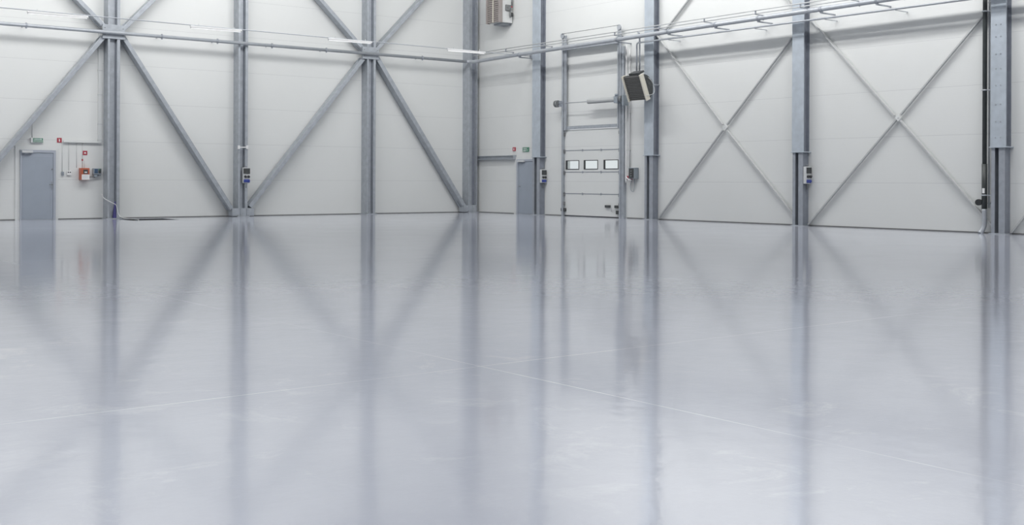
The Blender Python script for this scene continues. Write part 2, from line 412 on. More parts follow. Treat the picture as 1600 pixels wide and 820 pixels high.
for k, (pa, pb, zc, lb) in dict(
    E=(831, 843, 2.06, 'slim column left of the sectional gate, half covering the narrow grey door'),
    F=(1006, 1020, 2.04, 'column behind the dark hanging heater, right of the sectional gate'),
    G=(1237, 1255, 2.04, 'column on the right wall between the two cross-braced bays, with a socket box'),
    H=(1547, 1571, 2.06, 'nearest column at the right edge, riveted pale cladding above dark legs')).items():
    ya, yb = R(pa, 300, .27).y, R(pb, 300, .27).y
    RCd[k] = right_column(ya, yb, zc, lb)
    RCd[k]['ya'] = ya; RCd[k]['yb'] = yb
# rivets on the nearest column
ya, yb = RCd['H']['ya'], RCd['H']['yb']
for py in (38, 57, 84, 107, 133, 163, 190, 215):
    zz = R(1560, py, .27).z
    for yy in (ya-.13, yb+.13): MB().tube([(-.27, yy, zz), (-.282, yy, zz)], .016, 8).build('rivet', M['galv'], RCd['H'])
p = R(1259.5, 287, .14); socket_box((-.135, RCd['G']['yb']+.02, p.z), .22, 'white socket box on the side of the right wall column between the cross-braced bays')
p = R(844.5, 285.5, .14); socket_box((-.135, RCd['E']['yb']+.02, p.z), .22, 'white socket box on the column beside the narrow grey door')
for k in 'EFGH': del RCd[k]['ya'], RCd[k]['yb']
p = R(1021.5, 262, .1)
t = thing('switch_box', 'tiny white switch box on the column right of the sectional gate', 'switch', (-.15, p.y, p.z))
MB().box(-.18, -.10, p.y-.03, p.y+.05, p.z, p.z+.13, .006).build('housing', M['white'], t)
MB().box(-.155, -.125, p.y-.038, p.y-.03, p.z+.04, p.z+.09, .003).build('rocker', M['offwhite'], t)

# wall brace bars on the right wall
RD = .07
def bar(a, c, label, w=.03):
    P, Q = R(*a, RD), R(*c, RD)
    t = thing('wind_brace', label, 'brace', (P if P.z < Q.z else Q), 'thin cross braces on the right wall')
    d = (Q-P).normalized(); n = d.cross(Vector((1, 0, 0))).normalized()
    if n.z < 0: n = -n
    n = n*(w/2)
    MB().beam(P+n, Q+n, w, .08, (1, 0, 0), .003).build('flat_bar', M['barpaint'], t)
    return t
bar((1030, 341), (1130, 204), 'thin brace rising right from the foot of the column beside the gate')
bar((1137, 195), (1238, 60), 'thin brace below the pipes rising right to the column with the socket box, upper half')
bar((1026, 55), (1129, 195), 'faint thin brace falling right under the pipes from the column behind the heater')
bar((1136, 204), (1240, 336), 'faint thin brace falling right to the foot of the column with the socket box')
bar((1264, 351), (1401, 188), 'thin brace rising right from the foot of the column with the socket box')
bar((1408, 180), (1540, 22), 'thin brace rising right toward the top of the dark downpipe, upper half')
bar((1266, 30), (1397, 181), 'faint thin brace falling right under the pipes from the column with the socket box')
bar((1407, 189), (1552, 356), 'faint thin brace falling right behind the foot of the dark downpipe')
bar((1582, 364), (1640, 290), 'thin brace rising at the right picture edge from the nearest column foot')
bar((1040, 48), (1112, -46), 'thin brace above the pipes rising right from the column behind the heater')
bar((1242, 16), (1180, -64), 'thin brace above the pipes falling right to the column with the socket box')
for (px, py, lb) in ((1133, 199, 'small white plate joining the thin braces in the bay next to the gate'), (1404, 184, 'small white plate joining the thin braces in the bay next to the downpipe')):
    p = R(px, py, RD)
    t = thing('brace_plate', lb, 'plate', (-RD, p.y, p.z-.12), 'joining plates of the thin braces')
    r = .09
    b = MB(); b.prism([(-RD-.02, p.y, p.z-r), (-RD-.02, p.y+r, p.z), (-RD-.02, p.y, p.z+r), (-RD-.02, p.y-r, p.z)], (.05, 0, 0)); b.build('plate', M['trimwhite'], t)
    MB().tube([(-RD-.02, p.y, p.z), (-RD-.035, p.y, p.z)], .018, 8).build('bolt', M['offwhite'], t)

# ------------------------------------------------------------------ pipes and rails
PZ = 5.66; PD = .60
PDL = .49; PZL = 5.68
# left wall header pipe
t = thing('header_pipe', 'long grey pipe crossing the left wall in front of its columns', 'pipe', (-10, -PDL, PZL))
zr = 5.76
MB().tube([(X0+.3, -PDL, PZL), (-.74, -PDL, PZL)], .055, 14).build('tube', M['pipe'], t)
for px, py in ((41, 41), (253, 56), (340, 64), (425, 72), (510, 79), (660, 91)):
    P = L(px, py, PDL)
    b = MB(); b.tube([(P.x-.025, -PDL, PZL), (P.x+.025, -PDL, PZL)], .066, 14)
    b.box(P.x-.01, P.x+.01, -PDL, 0, PZL-.01, PZL+.01); b.box(P.x-.02, P.x+.02, -PDL-.02, -PDL+.02, PZL-.09, PZL+.08); b.build('wall_bracket', M['steel_mid'], t)
# right wall header pipe
t = thing('header_pipe', 'long thick grey pipe crossing the right wall from the far corner', 'pipe', (-PD, -10, zr))
MB().tube([(-.74, -PDL, PZL), (-.66, -PDL-.04, PZL), (-PD, -PD-.14, PZ+.003), (-PD, -5, 5.72), (-PD, -12, 5.79), (-PD, -20, 5.84), (-PD, Y0+.3, 5.95)], .068, 14).build('tube', M['pipe'], t)
for px, pz in ((812, 5.69), (965, 5.76), (1045, 5.78), (1118, 5.79), (1185, 5.80), (1283, 5.81), (1370, 5.83)):
    P = R(px, 50, PD)
    b = MB(); b.tube([(-PD, P.y-.03, pz), (-PD, P.y+.03, pz)], .082, 14)
    b.box(-PD-.03, 0, P.y-.02, P.y+.02, pz-.11, pz-.075); b.build('wall_bracket', M['steel_mid'], t)
# lower gas pipe right wall with its two drops to the heater
GD = .50
G0 = R(995, 67, GD); G1 = R(1490, 2, GD)
t = thing('gas_pipe', 'thin pale pipe below the thick one on the right wall, dropping to the dark heater', 'pipe', (-GD, G0.y, G0.z))
dirn = (G1-G0)/(G1.y-G0.y)
Gend = G0 + dirn*(Y0+.3-G0.y)
HB = R(993, 113, GD); HB.y = G0.y; HB.z -= .12
MB().tube([(-GD, G0.y, HB.z), (-GD, G0.y, G0.z-.06), (-GD, G0.y-.02, G0.z-.015), (-GD, G0.y-.07, G0.z), Gend], .028, 12).build('tube', M['pipe'], t)
MB().tube([(-GD, G0.y-.13, HB.z), (-GD, G0.y-.13, G0.z+.25), (-GD-.03, G0.y-.13, G0.z+.30), (-PD, G0.y-.13, G0.z+.31)], .026, 12).build('drop_pipe', M['pipe'], t)
for px in (1045, 1180, 1290, 1400):
    P = R(px, 50, GD); zz = (G0+dirn*(P.y-G0.y)).z
    b = MB(); b.box(-GD-.02, -.0, P.y-.015, P.y+.015, zz-.045, zz-.028); b.build('wall_bracket', M['pipe'], t)
# paired cable rail above the right pipe
WD = .95
W0 = R(1000, 44, WD); W1 = R(1160, 19.5, WD); dr = (W1-W0)/(W1.y-W0.y)
t = thing('cable_rail', 'pair of thin parallel rails running above the thick pipe on the right wall', 'cable rail', (-WD, -10, W0.z))
for dz, dd in ((0, 0), (-.085, .02)):
    A0 = W0+dr*(-1.2-W0.y)+Vector((dd, 0, dz)); A1 = W0+dr*(Y0+.3-W0.y)+Vector((dd, 0, dz))
    MB().tube([A0, A1], .016, 8).build('rail', M['offwhite'], t)
for px in (790, 850, 960, 1030, 1100, 1180, 1250, 1330, 1400):
    P = R(px, 30, WD); q = W0+dr*(P.y-W0.y)
    b = MB(); b.box(-WD-.02, -.56, P.y-.012, P.y+.012, q.z-.115, q.z-.095); b.box(-PD-.02, -PD+.02, P.y-.012, P.y+.012, q.z-.24, q.z-.095); b.box(-WD-.01, -WD+.03, P.y-.012, P.y+.012, q.z-.10, q.z); b.build('wall_bracket', M['steel_mid'], t)
# left wall lighting rail with four slim fittings
RDm = 3.49
t = thing('lighting_rail', 'thin suspended rail stretched along the left wall above the white light fittings', 'rail', (-10, -RDm, 5.74))
MB().tube([(X0+.05, -RDm, 5.76), (-.35, -RDm, 5.68), (-.02, -RDm, 5.68)], .014, 8).build('rail', M['pipe'], t)
for x in (-.02, X0+.03): MB().box(x-.02, x+.02, -RDm-.08, -RDm+.08, 5.60, 5.78).build('end_bracket', M['steel_mid'], t)
fit = None
for i, (x0, lb) in enumerate(((-17.3, 'slim white light fitting hanging left of the leftmost column'), (-12.78, 'slim white light fitting hanging between the leftmost column and the socket box column'),
               (-8.27, 'slim white light fitting hanging beside the high joint of the third column'), (-3.7, 'slim white light fitting hanging nearest the far corner'))):
    z = 5.655
    if fit is None:
        fit = thing('light_fitting', lb, 'light fitting', (x0, -RDm, z), 'slim light fittings under the left rail')
        b = MB(); b.box(0, 1.6, -.035, .035, -.01, .035, .006); b.build('housing', M['white'], fit, local=True)
        b = MB(); b.tube([(.04, 0, -.035), (1.56, 0, -.025)], .016, 10); b.build('tube', M['lit'], fit, local=True)
        for xx in (.01, 1.57): MB().box(xx, xx+.02, -.02, .02, -.045, -.01).build('lamp_holder', M['offwhite'], fit, local=True)
        for xx in (.25, 1.35): MB().box(xx, xx+.02, -.006, .006, .03, .10).build('hanger', M['offwhite'], fit, local=True)
    else:
        c = copy_tree(fit); c.location = (x0, -RDm, z); c['label'] = lb

# ------------------------------------------------------------------ door 1 (left wall)
def emp(name, loc, label):
    o = thing(name, label, None, loc); o['kind'] = 'structure'; return o
x0, x1 = L(30.5, 300).x, L(86, 300).x; zt = 2.02
d1 = emp('door_1', ((x0+x1)/2, -.05, 0), 'blue-grey metal door with closer on the left wall under the green exit sign')
b = MB(); b.box(x0-.13, x0, -.03, 0, 0, zt+.16); b.box(x1, x1+.07, -.03, 0, 0, zt+.16); b.box(x0, x1, -.03, 0, zt+.05, zt+.16)
b.build('surround', M['trimwhite'], d1)
b = MB(); b.box(x0, x0+.05, -.075, 0, 0, zt+.05); b.box(x1-.07, x1, -.075, 0, 0, zt+.05); b.box(x0+.05, x1-.07, -.075, 0, zt-.03, zt+.05); b.build('door_frame', M['doorframe'], d1)
b = MB(); b.box(x0+.055, x1-.075, -.06, -.01, .012, zt-.035, .004); lf = b.build('door_leaf', M['door'], d1)
b = MB(); b.box(x0+.06, x1-.08, -.064, -.06, zt-.14, zt-.12); b.box(x1-.15, x1-.14, -.064, -.06, .02, zt-.13); b.build('rebate_line', M['doorframe'], lf)
pz = 1.02
b = MB(); b.box(x1-.125, x1-.085, -.072, -.06, pz-.13, pz+.12, .004); h = b.build('handle_plate', M['steel_mid'], lf)
b = MB(); b.tube([(x1-.105, -.07, pz+.02), (x1-.105, -.12, pz+.02), (x1-.20, -.125, pz+.02)], .011, 8); b.build('door_handle', M['mechan'], lf)
for z in (1.5,): MB().tube([(x1-.105, -.06, z), (x1-.105, -.075, z)], .02, 10).build('lock', M['mechan'], lf)
b = MB(); b.box(x0+.03, x0+.34, -.14, -.075, zt-.04, zt+.03, .006); b.build('door_closer', M['offwhite'], d1)
b = MB(); b.beam((x0+.25, -.12, zt-.05), (x0+.10, -.14, zt-.07), .02, .01); b.beam((x0+.10, -.14, zt-.07), (x0+.30, -.07, zt-.08), .02, .01); b.build('closer_arm', M['dark_steel_and_shade'], d1)
MB().box(x0+.02, x1-.02, -.09, -.0, 0, .012).build('threshold', M['steel_mid'], d1)

# signs on the left wall
def plate(x0, x1, y0, y1): return
p0, p1 = L(47.5, 222.5, .02), L(66.8, 215.5, .02)
t = thing('exit_sign', 'green and white exit sign above the door on the left wall', 'sign', (p0.x, -.02, p0.z))
MB().box(p0.x, p1.x, -.06, 0, p0.z, p1.z, .004).build('housing', M['trimwhite'], t)
wv = p1.x-p0.x; hv = p1.z-p0.z
MB().box(p0.x+wv*.19, p1.x-.006, -.066, -.06, p0.z+.008, p1.z-.008).build('green_panel', M['green'], t)
b = MB()
b.box(p0.x+wv*.26, p0.x+wv*.80, -.069, -.066, p0.z+hv*.64, p0.z+hv*.76); b.box(p0.x+wv*.24, p1.x-wv*.05, -.069, -.066, p0.z+hv*.36, p0.z+hv*.44); b.box(p0.x+wv*.24, p1.x-wv*.05, -.069, -.066, p0.z+hv*.16, p0.z+hv*.22)
b.prism([(p0.x+wv*.80, -.069, p0.z+hv*.55), (p0.x+wv*.80, -.069, p0.z+hv*.88), (p0.x+wv*.90, -.069, p0.z+hv*.70)], (0, .003, 0))
b.build('pictogram', M['white'], t)
pc = L(50.3, 190, .0)
MB().tube([(pc.x, -.015, p1.z), (pc.x, -.015, L(50.3, 192, 0).z)], .009, 6).build('cable', M['offwhite'], t)

def red_sign(px0, px1, py0, py1, label, kind):
    p0, p1 = L(px0, py1, .0), L(px1, py0, .0)
    t = thing('fire_sign', label, 'sign', (p0.x, -.01, p0.z))
    MB().box(p0.x, p1.x, -.012, 0, p0.z, p1.z).build('red_panel', M['red'], t)
    w_, h_ = p1.x-p0.x, p1.z-p0.z; b = MB()
    if kind == 'ext':
        cx = p0.x+w_*.5
        b.box(cx-w_*.11, cx+w_*.11, -.015, -.012, p0.z+h_*.18, p0.z+h_*.66, .002); b.box(cx-w_*.05, cx+w_*.05, -.015, -.012, p0.z+h_*.66, p0.z+h_*.80); b.box(cx-w_*.20, cx+w_*.05, -.015, -.012, p0.z+h_*.74, p0.z+h_*.80)
    else:
        b.box(p0.x+w_*.28, p0.x+w_*.75, -.015, -.012, p0.z+h_*.34, p0.z+h_*.52); b.prism([(p0.x+w_*.30, -.015, p0.z+h_*.52), (p0.x+w_*.72, -.015, p0.z+h_*.52), (p0.x+w_*.52, -.015, p0.z+h_*.74)], (0, .003, 0))
    b.build('pictogram', M['white'], t)
red_sign(89, 96.3, 215.5, 222.5, 'square red fire sign beside the green exit sign at the same height', 'ext')
red_sign(129, 136.3, 235.6, 242.2, 'square red fire sign above the orange cabinet', 'bell')

# cable tray and risers
t = thing('cable_tray', 'pale cable tray on the left wall with thin cables running down to the switches', 'cable tray', L(128, 221, .03))
p0, p1 = L(99, 221, .03), L(157, 222.5, .03)
zt_ = (p0.z+p1.z)/2
MB().box(p0.x, p1.x, -.07, 0, zt_-.025, zt_+.03, .004).build('tray', M['trimwhite'], t)
for px, pyb in ((97, 268), (107.3, 267), (119.5, 262), (128.5, 262)):
    q = L(px, pyb); MB().tube([(q.x, -.012, q.z), (q.x, -.012, zt_)], .007, 6).build('drop_cable', M['offwhite'], t)
q0, q1 = L(152.5, 222), L(158.5, 222)
t = thing('cable_riser', 'tall pale cable duct on the wall just left of the leftmost column', 'cable duct', (q0.x, -.02, zt_))
MB().box(q0.x, q1.x, -.04, 0, zt_-.06, L(155, 48).z, .004).build('duct', M['trimwhite'], t)
for py in (76, 110, 148, 194, 219):
    z = L(155, py).z; MB().box(q0.x-.01, q1.x+.01, -.05, -.0, z-.012, z+.012).build('clip', M['offwhite'], t)
# switch + socket
q = L(97.5, 274); t = thing('wall_switch', 'small grey switch on the left wall, nearest the door', 'switch', (q.x, -.02, q.z))
MB().box(q.x-.035, q.x+.035, -.05, 0, q.z, q.z+.11, .006).build('housing', M['panelgrey'], t); MB().box(q.x-.018, q.x+.018, -.06, -.05, q.z+.03, q.z+.08, .003).build('rocker', M['steel_mid'], t)
q = L(107.5, 273.5); t = thing('wall_socket', 'small white double socket on the left wall, left of the orange cabinet', 'socket', (q.x, -.02, q.z))
MB().box(q.x-.06, q.x+.06, -.05, 0, q.z, q.z+.12, .006).build('housing', M['white'], t)
for sx in (-.028, .028): MB().tube([(q.x+sx, -.05, q.z+.085), (q.x+sx, -.054, q.z+.085)], .02, 10).build('outlet', M['gunmetal'], t)
# orange cabinet
p0, p1 = L(123, 281, 0), L(136.8, 262.5, 0)
t = thing('fire_cabinet', 'orange fire hydrant box with a white label on the left wall', 'fire cabinet', (p0.x, -.1, p0.z))
MB().box(p0.x, p1.x, -.2, 0, p0.z, p1.z, .01).build('casing', M['orange'], t)
w_, h_ = p1.x-p0.x, p1.z-p0.z
MB().box(p0.x+w_*.28, p0.x+w_*.80, -.207, -.2, p0.z+h_*.52, p0.z+h_*.86, .003).build('window', M['gunmetal'], t)
MB().box(p0.x+w_*.40, p0.x+w_*.70, -.212, -.207, p0.z+h_*.58, p0.z+h_*.70, .002).build('gauge', M['offwhite'], t)
MB().box(p0.x+w_*.10, p1.x-.005, -.208, -.2, p0.z+h_*.02, p0.z+h_*.46).build('label_panel', M['white'], t)
b = MB()
for k in range(3): b.box(p0.x+w_*.2, p0.x+w_*.8, -.210, -.208, p0.z+h_*(.14+.1*k), p0.z+h_*(.155+.1*k))
b.build('print_lines', M['panelgrey'], t)
MB().tube([(p1.x, -.08, p0.z+h_*.25), (L(147, 275).x, -.08, p0.z+h_*.25)], .016, 8).build('connecting_pipe', M['mechan'], t)
q = L(128.6, 250, .0)
MB().box(q.x-.02, q.x+.02, -.02, 0, q.z-.02, q.z+.03, .003).build('indicator', M['red'], t)
for dx in (-.0, .06): MB().tube([(q.x+dx, -.01, p1.z), (q.x+dx, -.01, q.z-.02)], .006, 6).build('cable', M['offwhite'], t)
# control panel
p0, p1 = L(144, 272.5, 0), L(156.5, 263, 0)
t = thing('control_panel', 'grey control box with a small green light beside the orange cabinet', 'control box', (p0.x, -.06, p0.z))
MB().box(p0.x, p1.x, -.12, 0, p0.z, p1.z, .012).build('casing', M['panelgrey'], t)
w_, h_ = p1.x-p0.x, p1.z-p0.z
MB().box(p0.x+w_*.12, p0.x+w_*.55, -.127, -.12, p0.z+h_*.2, p0.z+h_*.9, .003).build('window', M['bluedark'], t)
MB().box(p0.x+w_*.62, p0.x+w_*.95, -.127, -.12, p0.z+h_*.2, p0.z+h_*.9, .003).build('display', M['gunmetal'], t)
MB().box(p0.x+w_*.64, p0.x+w_*.85, -.131, -.127, p0.z+h_*.7, p0.z+h_*.85).build('indicator', M['green'], t)
MB().box(p0.x+w_*.1, p0.x+w_*.55, -.10, 0, p0.z-h_*.38, p0.z-h_*.02, .01).build('cable_box', M['panelgrey'], t)
MB().box(p0.x+w_*.66, p0.x+w_*.98, -.09, 0, p0.z-h_*.26, p0.z-h_*.02, .01).build('cable_box', M['steel_mid'], t)

# hose and indigo sleeve at the first column
pts = [L(159, 303, .05), L(162, 309, .3), L(168, 313, .45), L(176, 317, .5), L(181, 320, .5), L(183.5, 327, .5), L(185, 334, .52), L(189, 339, .6)]
pts += [Vector((-13.72, -1.0, .02)), Vector((-13.70, -1.6, .02)), Vector((-13.78, -2.1, .02)), Vector((-13.9, -2.45, .014))]
def smooth(pts, n=6):
    out = []
    for i in range(len(pts)-1):
        p0, p1, p2, p3 = pts[max(i-1, 0)], pts[i], pts[i+1], pts[min(i+2, len(pts)-1)]
        for k in range(n):
            t = k/n
            out.append(.5*((2*p1)+(p2-p0)*t+(2*p0-5*p1+4*p2-p3)*t*t+(-p0+3*p1-3*p2+p3)*t**3))
    return out+[pts[-1]]
b = MB(); b.tube(smooth([Vector(p) for p in pts]), .009, 8)
tag(b.build('hose', M['white']), 'thin white hose looping from the leftmost column down to the floor pit', 'hose')
q = L(179.5, 340, .33)
b = MB(); b.tube([(q.x, -.32, 0), (q.x, -.32, .05), (q.x, -.32, .22), (q.x+.01, -.31, .42), (q.x+.01, -.31, .52)], .05, 12, radii=[.075, .07, .05, .025, .018])
tag(b.build('indigo_sleeve', M['purple']), 'dark indigo tapering sleeve standing in the foot of the leftmost column', 'sleeve')

# ------------------------------------------------------------------ right wall: door 2, beam, signs
ya, yb = R(805, 300).y, R(833, 300).y; zt = 1.93
d2 = emp('door_2', (-.05, (ya+yb)/2, 0), 'narrow grey door on the right wall partly behind the column')
b = MB(); b.box(-.03, 0, R(811, 300).y, ya, 0, zt+.14); b.box(-.03, 0, yb-.25, R(811, 300).y, zt+.05, zt+.14); b.build('surround', M['trimwhite'], d2)
yl = R(809.5, 300).y
b = MB(); b.box(-.08, 0, yl-.09, yl, 0, zt+.05); b.box(-.08, 0, yb-.18, yl-.09, zt-.02, zt+.05); b.box(-.08, 0, yb-.25, yb-.18, 0, zt+.05); b.build('door_frame', M['doorframe'], d2)
b = MB(); b.box(-.06, -.01, yb-.175, yl-.095, .012, zt-.025, .004); lf = b.build('door_leaf', M['door'], d2)
MB().box(-.15, -.08, yl-.50, yl-.12, zt-.05, zt+.02, .006).build('door_closer', M['offwhite'], d2)
b = MB(); b.beam((-.13, yl-.2, zt-.06), (-.10, yl-.4, zt-.08), .02, .01); b.build('closer_arm', M['dark_steel_and_shade'], d2)
MB().tube([(-.06, yl-.16, 1.0), (-.11, yl-.16, 1.0), (-.115, yl-.27, 1.0)], .011, 8).build('door_handle', M['mechan'], lf)
MB().box(-.09, 0, yb-.2, yl-.01, 0, .012).build('threshold', M['steel_mid'], d2)
yb_ = R(802.5, 245, .12).y
z1 = R(770, 243.3, .12).z; z0 = R(770, 249.3, .12).z
t = thing('steel_beam', 'short horizontal steel beam between the corner column and the narrow door', 'beam', (-.1, (yb_-.3)/2, z0))
b = MB(); b.box(-.14, 0, yb_, -.30, z1-.018, z1); b.box(-.14, 0, yb_, -.30, z0, z0+.018); b.box(-.08, -.062, yb_, -.30, z0+.018, z1-.018); b.build('beam_section', M['galv'], t)
MB().box(-.15, 0, yb_-.012, yb_, z0-.01, z1+.01).build('end_plate', M['galv'], t)
for (a, c, m_, nm, lb) in (((802, 236), (806, 230), 'red', 'fire_sign', 'small red sign left of the exit sign above the narrow door'), ((817.5, 237), (827, 230), 'green', 'exit_sign', 'small green exit sign above the narrow door')):
    p0, p1 = R(*a), R(*c)
    t = thing(nm, lb, 'sign', (-.01, p0.y, p0.z))
    MB().box(-.03, 0, p1.y, p0.y, p0.z, p1.z).build('panel', M[m_], t)
    b = MB(); w_, h_ = p0.y-p1.y, p1.z-p0.z
    if m_ == 'red': b.box(-.034, -.03, p0.y-w_*.62, p0.y-w_*.38, p0.z+h_*.2, p0.z+h_*.75)
    else:
        b.box(-.034, -.03, p0.y-w_*.7, p0.y-w_*.15, p0.z+h_*.62, p0.z+h_*.76); b.box(-.034, -.03, p0.y-w_*.9, p0.y-w_*.15, p0.z+h_*.3, p0.z+h_*.4); b.box(-.034, -.03, p0.y-w_*.5, p0.y-w_*.1, p0.z+h_*.1, p0.z+h_*.2)
    b.build('pictogram', M['white'], t)

# ------------------------------------------------------------------ sectional gate
g = emp('door_3', (-.1, -6.75, 0), 'white sectional gate with three small windows on the right wall')
z_s = [.03, .77, 1.51, 2.25, 2.97]
leafX = (-.045, .0)
wins = [(886, 906.5), (914, 936), (945, 968)]
wz0, wz1 = R(925, 264.5).z, R(925, 250).z
for i in range(4):
    b = MB(); a, c = z_s[i]+.006, z_s[i+1]-.006
    if i == 1+1-0 and False: pass
    if i == 2:
        ys = []
        ws = sorted([(R(q, 257).y, R(p, 257).y) for p, q in wins])
        cur = GY0+.0
        b.box(*leafX, GY0, GY1, a, wz0); b.box(*leafX, GY0, GY1, wz1, c)
        for (lo, hi) in ws:
            b.box(*leafX, cur, lo, wz0, wz1); cur = hi
        b.box(*leafX, cur, GY1, wz0, wz1)
        pn = b.build('panel', M['wall'], g)
        for (lo, hi) in ws:
            e = .022; f_ = MB()
            f_.box(-.058, .01, lo, hi, wz0, wz0+e); f_.box(-.058, .01, lo, hi, wz1-e, wz1); f_.box(-.058, .01, lo, lo+e, wz0+e, wz1-e); f_.box(-.058, .01, hi-e, hi, wz0+e, wz1-e)
            wf = f_.build('window_frame', M['black'], pn)
            MB().box(-.03, -.024, lo+e, hi-e, wz0+e, wz1-e).build('pane', M['glass'], pn)
    else:
        b.box(*leafX, GY0, GY1, a, c, .004); b.build('panel', M['wall'], g)
for z in z_s[1:4]:
    b = MB(); b.box(-.05, -.002, GY0, GY1, z-.012, z+.012); s_ = b.build('panel_joint', M['dark_steel_and_shade'], g)
    for yy in (R(912, 300).y, R(941, 300).y): MB().box(-.07, -.05, yy-.025, yy+.025, z-.035, z+.035, .004).build('hinge', M['steel_mid'], s_)
MB().box(-.05, 0, GY0, GY1, 0, .03).build('bottom_seal', M['black'], g)
MB().box(-.09, -.0, GY0, GY1, 2.98, 3.09, .005).build('top_beam', M['galv'], g)
# posts and tracks
TOPL, TOPR = R(880, 56, .15).z, R(971, 42, .15).z
yL, yR = R(880.5, 300, .15).y, R(977, 300, .12).y
b = MB(); b.box(-.12, 0, GY1, GY1+.09, 0, 5.6); b.box(-.15, -.12, GY1-.02, GY1+.05, 0, TOPL); b.build('left_post', M['galv'], g)
b = MB(); b.box(-.13, -.095, GY1-.15, GY1-.04, 2.95, TOPL); b.build('left_track', M['galv'], g)
b = MB(); b.box(-.12, 0, GY0-.20, GY0, 0, 5.6); b.box(-.15, -.12, GY0-.08, GY0-.01, 0, TOPR); b.build('right_post', M['galv'], g)
b = MB(); b.box(-.13, -.095, GY0+.04, GY0+.10, 2.95, TOPR); b.build('right_track', M['galv'], g)
MB().box(-.24, -.12, GY0+.02, GY1-.02, 5.70, 5.88, .005).build('cross_rail', M['galv'], g)
for yy, zz in ((GY1, TOPL), (GY0-.02, TOPR)):
    b = MB(); b.tube([(-.16, yy-.0, zz), (-.19, yy, zz)], .09, 16); b.build('cable_pulley', M['pipe'], g)
MB().tube([(-.2, GY1, TOPL+.06), (-.2, GY0, TOPR+.06)], .009, 6).build('lift_cable', M['mechan'], g)
# torsion shaft, spring, drums
zs = R(925, 158, .3).z; yd = R(870.5, 161, .3).y; y_s0 = R(919, 158, .3).y; y_s1 = R(962, 154, .3).y; ye = R(972, 153, .3).y
MB().tube([(-.3, yd, zs), (-.3, ye, zs)], .014, 8).build('torsion_shaft', M['pipe'], g)
b = MB(); pts = []; n = 60
b.tube([(-.3, y_s0, zs), (-.3, y_s1, zs)], .074, 14)
for k in range(40):
    y = y_s0+(y_s1-y_s0)*(k+.5)/40
    b.tube([(-.3, y-.008, zs), (-.3, y+.008, zs)], .086, 12)
b.build('torsion_spring', M['offwhite'], g)
MB().tube([(-.3, yd-.06, zs), (-.3, yd+.07, zs)], .12, 18).build('cable_drum', M['mechan'], g)
MB().tube([(-.3, ye-.02, zs), (-.3, ye+.10, zs)], .11, 18).build('cable_drum', M['mechan'], g)
b = MB(); b.box(-.40, -.12, ye+.12, ye+.30, zs-.13, zs+.10, .02); b.box(-.36, -.12, ye-.12, ye-.04, zs-.22, zs+.12, .015); b.tube([(-.36, ye+.2, zs+.1), (-.36, ye+.2, zs+.17)], .06, 12)
b.build('gear_motor', M['panelgrey'], g)
MB().box(-.3, 0, yd-.10, yd-.08, zs-.1, zs+.1).build('drum_bracket', M['steel_mid'], g)
# roller hinges along the left edge
for z in (.45, .77, 1.51, 2.25, 2.83):
    MB().box(-.13, -.05, GY1-.04, GY1+.0, z-.08, z+.04, .006).build('roller_hinge', M['mechan'], g)
    MB().box(-.13, -.05, GY0+.0, GY0+.035, z-.08, z+.03, .006).build('roller_hinge', M['mechan'], g)
q = R(883, 331); MB().box(-.12, -.045, q.y-.12, q.y+.10, .16, .27, .01).build('bottom_bracket', M['gunmetal'], g)
q = R(970, 333); MB().box(-.12, -.045, q.y-.10, q.y+.12, .12, .24, .01).build('bottom_bracket', M['gunmetal'], g)
q = R(952, 325); MB().box(-.10, -.045, q.y-.12, q.y+.12, .33, .41, .01).build('latch', M['gunmetal'], g)
q = R(967, 325.5); MB().box(-.10, -.045, q.y-.22, q.y+.12, .32, .41, .01).build('latch', M['gunmetal'], g)
q = R(959, 326); b = MB(); b.tube([(-.08, q.y+.03, .20), (-.08, q.y+.03, .48)], .008, 6); b.tube([(-.08, q.y+.03, .27), (-.08, q.y-.22, .24)], .008, 6); b.build('latch_rod', M['offwhite'], g)
q0, q1 = R(971, 268, .1), R(966.5, 322, .1)
MB().tube([q0, q1], .008, 6).build('pull_cord', M['mechan'], g)
# white conduits at right post
x_a = R(978.3, 200, .2).y; x_b = R(983.2, 200, .1).y
t = thing('conduit', 'pale curved conduit running down the gate right post to the red plug', 'conduit', (-.2, x_a, 1.3))
zb = R(985, 281, .2).z
pt = [(-.2, x_a, 5.6), (-.2, x_a, zb+.25), (-.2, x_a-.02, zb+.10), (-.19, x_a-.10, zb+.02), (-.16, x_a-.2, zb), (-.10, R(985, 280, .1).y-.02, zb)]
MB().tube(smooth([Vector(p) for p in pt]), .022, 8).build('tube', M['white'], t)
MB().box(-.21, -.12, x_a-.03, x_a+.03, 3.9, 3.93).build('clip', M['offwhite'], t)
MB().box(-.21, -.12, x_a-.03, x_a+.03, 2.2, 2.23).build('clip', M['offwhite'], t)
t = thing('conduit', 'straight thin conduit on the wall right of the gate post', 'conduit', (-.03, x_b, 1.5))
MB().tube([(-.03, R(984, 200, .03).y, R(984, 272, .03).z), (-.03, R(984, 200, .03).y, 5.5)], .018, 8).build('tube', M['white'], t)
for z in (2.2, 3.4, 4.6): MB().box(-.055, 0, R(984, 200, .03).y-.03, R(984, 200, .03).y+.03, z, z+.02).build('clip', M['offwhite'], t)
p0, p1 = R(989, 279, 0), R(998, 262, 0)
t = thing('gate_control_box', 'dark grey control box on the wall right of the gate', 'control box', (-.1, p0.y, p0.z))
MB().box(-.2, 0, p1.y, p0.y, p0.z, p1.z, .01).build('casing', M['panelgrey'], t)
w_, h_ = p0.y-p1.y, p1.z-p0.z
MB().box(-.212, -.2, p1.y+w_*.08, p0.y-w_*.08, p0.z+h_*.06, p1.z-h_*.06, .006).build('door', M['gunmetal'], t)
